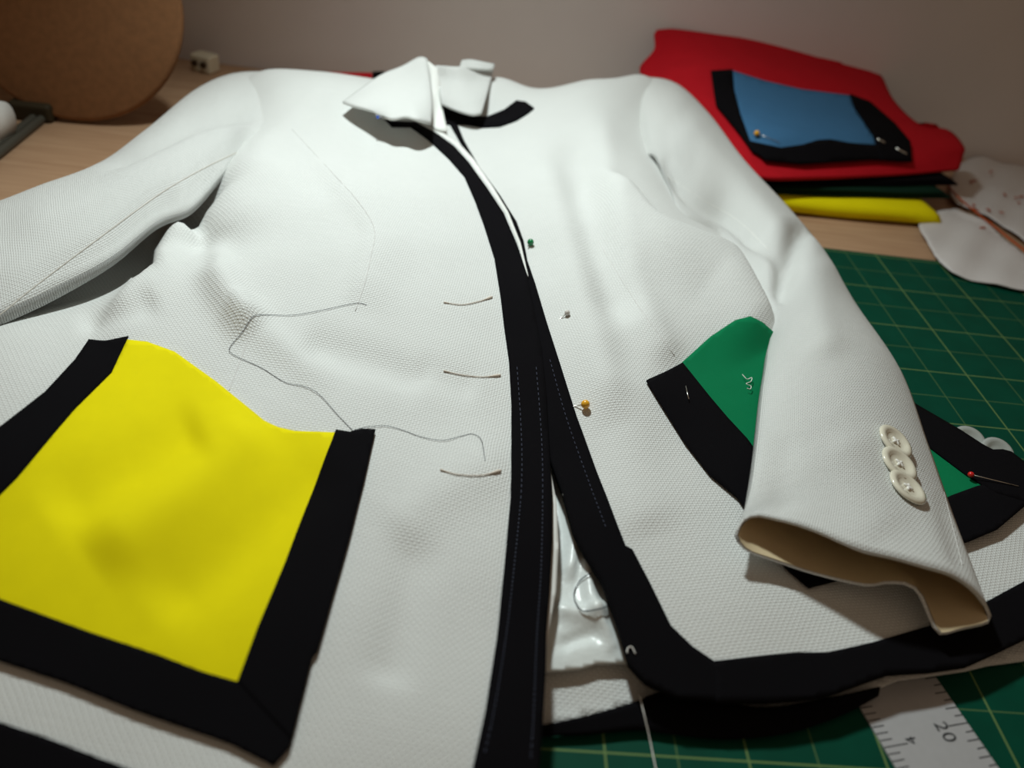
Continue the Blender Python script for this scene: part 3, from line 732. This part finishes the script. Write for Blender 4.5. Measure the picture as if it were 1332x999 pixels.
thread('small curl of white thread on the green pocket', [(962,493),(968,499),(974,497),(973,502),(967,505),(973,508),(972,512),(968,511)], Lift(FR, .1), .03, .008, 'thread_w')
thread('blue thread loop lying on the satin lining', [(793,787),(775,793),(757,795),(748,785),(747,770),(755,757),(768,747)], FLN, .03, .008, 'thread_d')
p0 = U(832,905,.32); p1 = U(838,930,.28); p2 = U(846,965,.12); p3 = U(853,1000,.1); p4 = U(858,1020,.09)
tag(tube('thread', catmull([p0, p1, p2, p3, p4], 6), .009, 'thread_w', None, sides=5), 'white thread tail hanging from the back hem onto the mat', 'thread')
thread('white thread end poking out at the back hem', [(776,926),(766,932),(758,938),(752,946)], FB, .05, .009, 'thread_w')
thread('tiny thread snippet on the lower front trim', [(825,853),(820,844),(815,846),(814,852)], FR, .06, .009, 'thread_w')
q = on(Lift(FR, .1), [(888,508),(890,517),(892,525)], .03)
tag(tube('basting_pin', q, .010, 'steel', None), 'short silver pin in the black edge of the green pocket', 'pin')

# ============================================================ LOOSE BUTTONS
cme = button_mesh('loose_button', 'clearbtn', 0.36)
for (u, v, z, n_, lb) in [(1259,575,.45,(-.1,-.45,1),'clear button mostly hidden behind the pocket edge'),(1296,590,.42,(-.05,-.45,1),'clear pearly button peeking over the black pocket corner')]:
    o = bpy.data.objects.new('loose_button', cme); COL.objects.link(o); o.matrix_world = orient(U(u, v, z), n_); tag(o, lb, 'button', 'clear buttons beside the green pocket')

# ============================================================ METAL RULER
ra, rb = U(1110,906,ZM + .02)[:2], U(1165,999,ZM + .02)[:2]
rc = U(1237,910,ZM + .02)[:2]
rd = (rb - ra) / np.linalg.norm(rb - ra); rn = np.array([-rd[1], rd[0]]);
if (rc - ra) @ rn < 0: rn = -rn
rw = (rc - ra) @ rn
ruler = empty('metal_ruler'); tag(ruler, 'silver metal ruler under the hem with black numbers and ticks', 'ruler')
r0 = ra - rd * 9; r1 = ra + rd * 3.0
def rbox(name, p, along, across, z0, z1, m, parent):
    """box on the ruler: p = start (2-D), along/across lengths"""
    V = []
    for z in (z0, z1):
        for a_, b_ in ((0, 0), (along, 0), (along, across), (0, across)):
            q = p + rd * a_ + rn * b_; V.append((q[0], q[1], z))
    F = [(0, 1, 2, 3), (4, 5, 6, 7), (0, 1, 5, 4), (1, 2, 6, 5), (2, 3, 7, 6), (3, 0, 4, 7)]
    return fixn(mesh_obj(name, V, F, m, parent, smooth=False))
rbox('blade', r0, 12.0, rw, ZM + .002, ZM + .03, 'ruler', ruler)
# printed scale: position of the "20" tick on the right edge
t20 = (U(1255,940,ZM + .03)[:2] - ra) @ rd; t4 = (U(1160,970,ZM + .03)[:2] - ra) @ rd
zt = ZM + .0302
for k in range(-40, 17):
    L_ = .34 if k % 8 == 0 else (.2 if k % 2 == 0 else .13)
    s_ = t20 + k / 8
    if -3 < s_ < 2.9: rbox('tick', ra + rd * s_ + rn * (rw - L_), .018, L_, zt, zt + .002, 'ink', ruler)
    s2 = t4 + k / 10; L2 = .4 if k % 10 == 0 else .2
    if -3 < s2 < 2.9: rbox('tick', ra + rd * s2, .016, L2, zt, zt + .002, 'ink', ruler)
def digit(ch, c2, upv, size):
    cu = bpy.data.curves.new('digit', 'FONT'); cu.body = ch; cu.size = size * S; cu.align_x = 'CENTER'; cu.align_y = 'CENTER'; cu.extrude = 0.001 * S
    to = bpy.data.objects.new('digit_tmp', cu); COL.objects.link(to)
    dg = bpy.context.evaluated_depsgraph_get(); me = bpy.data.meshes.new_from_object(to.evaluated_get(dg)); bpy.data.objects.remove(to)
    me.materials.clear(); me.materials.append(M['ink'])
    o = bpy.data.objects.new('numeral', me); COL.objects.link(o); o.parent = ruler
    ux = np.array([upv[1], -upv[0]])
    o.matrix_world = Matrix(((ux[0], upv[0], 0, c2[0] * S), (ux[1], upv[1], 0, c2[1] * S), (0, 0, 1, (zt + .0015) * S), (0, 0, 0, 1)))
    return o
digit('2', U(1224,945,zt)[:2], rn, .30); digit('0', U(1234,959,zt)[:2], rn, .30); digit('4', U(1186,963,zt)[:2], -rn, .24)

# ============================================================ FOLDED FABRICS
def folded(name, A, B, depth, z0, z1, layers, m, label, rnd=0.1, endbulge=0.15, seed=0, sag=0.0, group='folded fabrics in the pile'):
    """stack of folded layers; A-B is the front edge (2-D), each layer ends in a rounded fold"""
    A = np.array(A); B = np.array(B); d = B - A; Ln = np.linalg.norm(d); d /= Ln; n = np.array([-d[1], d[0]])
    rg = random.Random(seed); lh = (z1 - z0) / layers
    prof = []
    for i in range(layers):
        off = rg.uniform(-rnd, rnd) * 0.6
        for k in range(7):
            t = -math.pi / 2 + math.pi * k / 6
            prof.append((-math.cos(t) * lh * 0.55 + off, z0 + lh * (i + .5) + math.sin(t) * lh * 0.46))
    prof += [(depth, z1), (depth, z0)]
    V = []; F = []; m_ = len(prof); ns = 26
    for i in range(ns):
        s = i / (ns - 1)
        for j, (p, z) in enumerate(prof):
            layer = min(j // 7, layers - 1) if j < layers * 7 else layers - 1
            e = endbulge * math.sin(layer * 2.1 + seed) * max(0, (s - .8) / .2) ** 1.5
            zz = z - sag * math.sin(math.pi * s) + 0.02 * math.sin(9 * s + seed + j * .2) * (1 if z > z0 + .02 else 0)
            if s > .93: zz = z0 + (zz - z0) * (1 - .25 * ((s - .93) / .07) ** 2)
            q = A + d * (Ln * s + e) + n * (p + 0.05 * math.sin(5 * s + seed))
            V.append((q[0], q[1], zz))
    for i in range(ns - 1):
        for j in range(m_): F.append((i * m_ + j, i * m_ + (j + 1) % m_, (i + 1) * m_ + (j + 1) % m_, (i + 1) * m_ + j))
    F.append(tuple(range(m_))); F.append(tuple((ns - 1) * m_ + j for j in range(m_)))
    o = fixn(mesh_obj(name, V, F, m, None, uv=[(v[0], v[1]) for v in V])); tag(o, label, 'fabric', group); return o
P2 = lambda u, v, z: U(u, v, z)[:2]
folded('folded_fabric', P2(1000,273,.02), P2(1208,290,.02), 5.0, 0.005, .58, 1, 'yellow', 'bright yellow folded fabric at the bottom of the pile', seed=1)
folded('folded_fabric', P2(1000,252,.62), P2(1232,258,.62), 5.0, .585, .86, 2, 'darkgreen', 'dark green folded fabric between the yellow and black ones', seed=2)
folded('folded_fabric', P2(1000,238,.90), P2(1244,240,.90), 5.0, .865, 1.07, 2, 'black', 'black folded fabric directly under the red one', seed=3)
red = grid_patch('folded_fabric', [
   [(980,229,1.22),(1010,232,1.22),(1060,231,1.22),(1100,230,1.22),(1184,226,1.22),(1248,220,1.22)],
   [(972,214,1.42),(1000,213,1.47),(1060,212,1.5),(1100,212,1.5),(1184,210,1.5),(1253,203,1.5)],
   [(958,198,1.55),(990,198,1.66),(1050,197,1.72),(1090,196,1.74),(1184,192,1.74),(1254,190,1.72)],
   [(938,178,1.62),(1000,178,1.98),(1080,176,1.98),(1170,170,2.0),(1234,169,1.9)],
   [(912,152,1.85),(970,152,2.18),(1070,150,2.2),(1150,150,2.2),(1196,161,2.05)],
   [(878,122,2.2),(945,120,2.48),(1050,122,2.5),(1120,126,2.5),(1163,130,2.4)],
   [(832,93,2.15),(920,92,2.8),(1030,95,2.85),(1110,98,2.8),(1147,99,2.75)],
   [(851,64,2.85),(930,68,3.12),(1020,73,3.12),(1090,78,3.05),(1131,90,2.9)],
   [(854,39,3.42),(880,38,3.46),(960,48,3.42),(1060,57,3.35),(1112,63,3.25)],
   [('w',-4.6,10.2,3.0),('w',-3,10.25,3.0),('w',0,10.25,2.9),('w',2.2,10.2,2.8)],
   [('w',-4.4,10.2,1.25),('w',-3,10.25,1.25),('w',0,10.25,1.25),('w',2.4,10.2,1.25)]], 'red', None, nu=40, nv=6, th=0.12)
tag(red, 'bright red fabric folded on top of the pile, sloping up the wall', 'fabric', 'folded fabrics in the pile')
SRD = MeshSurf(red)
# blue pocket lying on the red fabric
bp_ = empty('blue_pocket_piece'); tag(bp_, 'loose blue pocket piece with black edges pinned on the red fabric', 'pocket')
applique('pocket_panel', SRD, [(948,94),(992,108),(1040,119),(1104,127),(1110,144),(1134,180),(1140,196),(1104,194),(1076,190),(1040,196),(1012,200),(982,194),(968,186),(958,152),(949,120)], 'blue', bp_, off=0.14, th=.04, step=6, nrm=(0.1, -0.55, 0.83))
applique('pocket_trim', SRD, [(922,96),(950,94),(952,120),(960,152),(972,186),(990,208),(975,200),(966,188),(928,140)], 'black', bp_, off=0.175, th=.04, step=6, nrm=(0.1, -0.55, 0.83))
applique('pocket_trim', SRD, [(966,186),(984,190),(1012,196),(1040,192),(1060,186),(1076,185),(1104,190),(1136,192),(1170,196),(1182,214),(1132,211),(1040,217),(992,212)], 'black', bp_, off=0.18, th=.04, step=6, nrm=(0.1, -0.55, 0.83))
applique('pocket_trim', SRD, [(1102,126),(1128,136),(1160,164),(1180,188),(1182,214),(1140,211),(1136,192),(1132,180),(1108,144)], 'black', bp_, off=0.185, th=.04, step=6, nrm=(0.1, -0.55, 0.83))
LRD = Lift(SRD, .17)
pin((983,181), LRD, 'pin_yellow', 'yellow headed pin at the blue pocket corner', r=.09, up=.09, length=.7, ang=-.4, tilt=.25, group=PG)
for seg, lb in (([(1136,187),(1141,189.5),(1146,192)], 'shiny pin end showing nearer the blue panel'), ([(1160,199),(1167,202.5),(1174,206)], 'shiny pin end showing at the outer black corner')):
    tag(tube('sewing_pin', on(LRD, seg, .04), .035, 'steel', None), lb, 'pin')

# red and black piece behind the shoulder
p = empty('red_pocket_piece'); tag(p, 'sliver of red fabric with a black end behind the left shoulder', 'fabric')
def slab(name, quad, z0, z1, m, parent):
    V = [(q[0], q[1], z0) for q in quad] + [(q[0], q[1], z1) for q in quad]
    return fixn(mesh_obj(name, V, [(0,1,2,3),(4,5,6,7),(0,1,5,4),(1,2,6,5),(2,3,7,6),(3,0,4,7)], m, parent, smooth=False, uv=[(v[0], v[1]) for v in V]))
zr = 1.05
def zquad(pts, z): return [U(u, v, z)[:2] for u, v in pts]
slab('red_panel', zquad([(400,104),(484,113),(484,94.5),(400,93)], zr), 0.01, zr, 'red', p)
slab('black_edge', zquad([(484.4,113),(500,114),(500,93.5),(484.4,94)], zr), 0.01, zr + .03, 'black', p)

# ============================================================ SCRAPS AND ORANGE CORD ON THE RIGHT
def scrap(px, label, z, seed, m='muslin'):
    XY = [tuple(U(u, v, z)[:2]) for u, v in px]; B = dens(catmull(np.array(XY), 3, closed=True), .12)
    rg = np.random.RandomState(seed); B = B + rg.uniform(-.012, .012, B.shape)
    V2, F = tri_poly(B, .14)
    Z = z + .05 * np.sin(1.7 * V2[:, 0] + seed) * np.sin(1.3 * V2[:, 1] + 1) + .03 * np.sin(4 * V2[:, 0] - 3 * V2[:, 1]) + .09 * np.exp(-((V2[:, 0] - 6.6 + .6 * (V2[:, 1] - 2)) / .18) ** 2)
    V = np.c_[V2, np.maximum(Z, .11)]; N = vnormals(V, F); VV, FF = thicken(V, F, N, .035)
    o = mesh_obj('fabric_scrap', VV, FF, m, None, uv=np.r_[V2, V2]); tag(o, label, 'fabric scrap', 'white fabric scraps by the pile'); return o
scrap([(1196,290),(1222,275),(1250,276),(1290,296),(1332,330),(1380,345),(1380,380),(1332,377),(1280,366),(1245,357),(1228,346),(1210,322)], 'pale fabric scrap with frayed edge lying half on the mat', .2, 2)
scrap([(1250,212),(1275,205),(1310,212),(1360,222),(1420,262),(1420,325),(1360,330),(1300,290),(1262,270),(1240,262),(1236,240)], 'pale patterned fabric scrap behind the orange cord', .19, 5)
oc = tube('orange_cord', catmull([U(1225,232,.45), U(1243,253,.5), U(1262,270,.42), U(1290,292,.38), U(1332,325,.38), U(1380,362,.38)], 6), .032, 'orange', None, sides=8)
tag(oc, 'thin orange cord running over the white scraps', 'cord')
rg = random.Random(8)
lint = []
for k in range(14):
    u, v = rg.uniform(1262, 1332), rg.uniform(214, 300); a_ = rg.uniform(0, 3); c = U(u, v, .27); d = np.array([math.cos(a_), math.sin(a_), 0]) * rg.uniform(.05, .14)
    lint.append((c - d, c + d))
V = []; F = []
for a_, b_ in lint:
    n = np.cross(b_ - a_, [0, 0, 1]); n = n / np.linalg.norm(n) * .035; k = len(V); h = np.array([0, 0, .03])
    V += [a_ - n, a_ + n, b_ + n, b_ - n, a_ - n + h, a_ + n + h, b_ + n + h, b_ - n + h]; F += [tuple(k + i for i in f) for f in ((0,3,2,1),(4,5,6,7),(0,1,5,4),(1,2,6,5),(2,3,7,6),(3,0,4,7))]
o = fixn(mesh_obj('orange_lint', V, F, 'orange', None, smooth=False)); tag(o, 'orange thread bits scattered on the pale scrap', 'lint', kind='stuff')

# ============================================================ THINGS ON THE LEFT
def disc(name, c, n, R, th, m, sq=1.0, parent=None):
    V = []; F = []; k_ = 64; prof = [(0, th), (R - .12, th), (R - .03, th - .05), (R, th - .14), (R, .12), (R - .05, .02), (0, 0)]
    for r, z in prof:
        for k in range(k_): t = 2 * math.pi * k / k_; V.append((r * math.cos(t), r * sq * math.sin(t), z))
    for i in range(len(prof) - 1):
        for k in range(k_): F.append((i * k_ + k, i * k_ + (k + 1) % k_, (i + 1) * k_ + (k + 1) % k_, (i + 1) * k_ + k))
    o = mesh_obj(name, V, F, m, parent)
    bm = bmesh.new(); bm.from_mesh(o.data); bmesh.ops.remove_doubles(bm, verts=bm.verts, dist=1e-6); bmesh.ops.recalc_face_normals(bm, faces=bm.faces); bm.to_mesh(o.data); bm.free()
    o.matrix_world = orient(c, n); return o
# disc stands on edge, leaning back against the dark case
dn = np.array([0.08, -0.93, 0.33]); dn /= np.linalg.norm(dn)
foot = U(104,157,0.02)
upv = np.array([0, 0, 1.0]) - dn * dn[2]; upv /= np.linalg.norm(upv)
DC = foot + upv * 3.25
d_o = disc('round_board', DC, dn, 3.25, .35, 'brown'); tag(d_o, 'round brown board leaning upright at the upper left', 'board')
case = box('dark_case', (-37, 5.8, 0.0), (-25.4, 9.8, 5.2), 'olive', bevel=.3); tag(case, 'dark olive case standing behind the round brown board', 'case')
wr = []
c0 = U(-6,196,.0)
tag(tube('paper_roll', [c0 + np.array([-2.0, 0.6, .62]), c0 + np.array([-.9, .55, .62]), c0 + np.array([.15, .5, .62])], .6, 'paper', None, sides=20), 'white paper roll at the left edge beside the cables', 'roll')
for i, (pts, lb) in enumerate([([(-330,440),(-180,335),(-60,245),(0,198),(40,166),(76,138),(110,120)], 'thin grey cable nearer the round board'), ([(-330,420),(-180,320),(-60,232),(0,187),(35,160),(66,136),(100,112)], 'thin grey cable nearer the dark case')]):
    c = catmull([U(u, v, .14) for u, v in pts], 6); tag(tube('cable', c, .12, 'grey', None, sides=10), lb, 'cable', 'grey cables on the table')
pw = U(48,158,0); tag(box('dark_filler_box', (pw[0] - .75, pw[1] - .1, 0), (pw[0] + .5, pw[1] + .75, .55), 'olive', bevel=.12), 'small dark adapter box added to darken the table in front of the round board', 'filler')  # invented box, added to darken the patch beside the round board
# two-hole connector block
cb = empty('connector_block'); tag(cb, 'small cream connector block with two dark holes by the wall', 'connector')
pc = U(268,92,0.0); cb.location = Vector(pc * S)
bx = box('block', (-.42, -.32, 0.0), (.42, .32, .62), 'conn', bevel=.08); bx.parent = cb
for x in (-.18, .2):
    h = disc('socket', (x, -.325, .33), (0, -1, 0), .11, .02, 'hole'); mw = h.matrix_world.copy(); h.parent = cb; h.matrix_parent_inverse = Matrix.Identity(4); h.matrix_basis = mw
cb.rotation_euler = (0, 0, -.35)
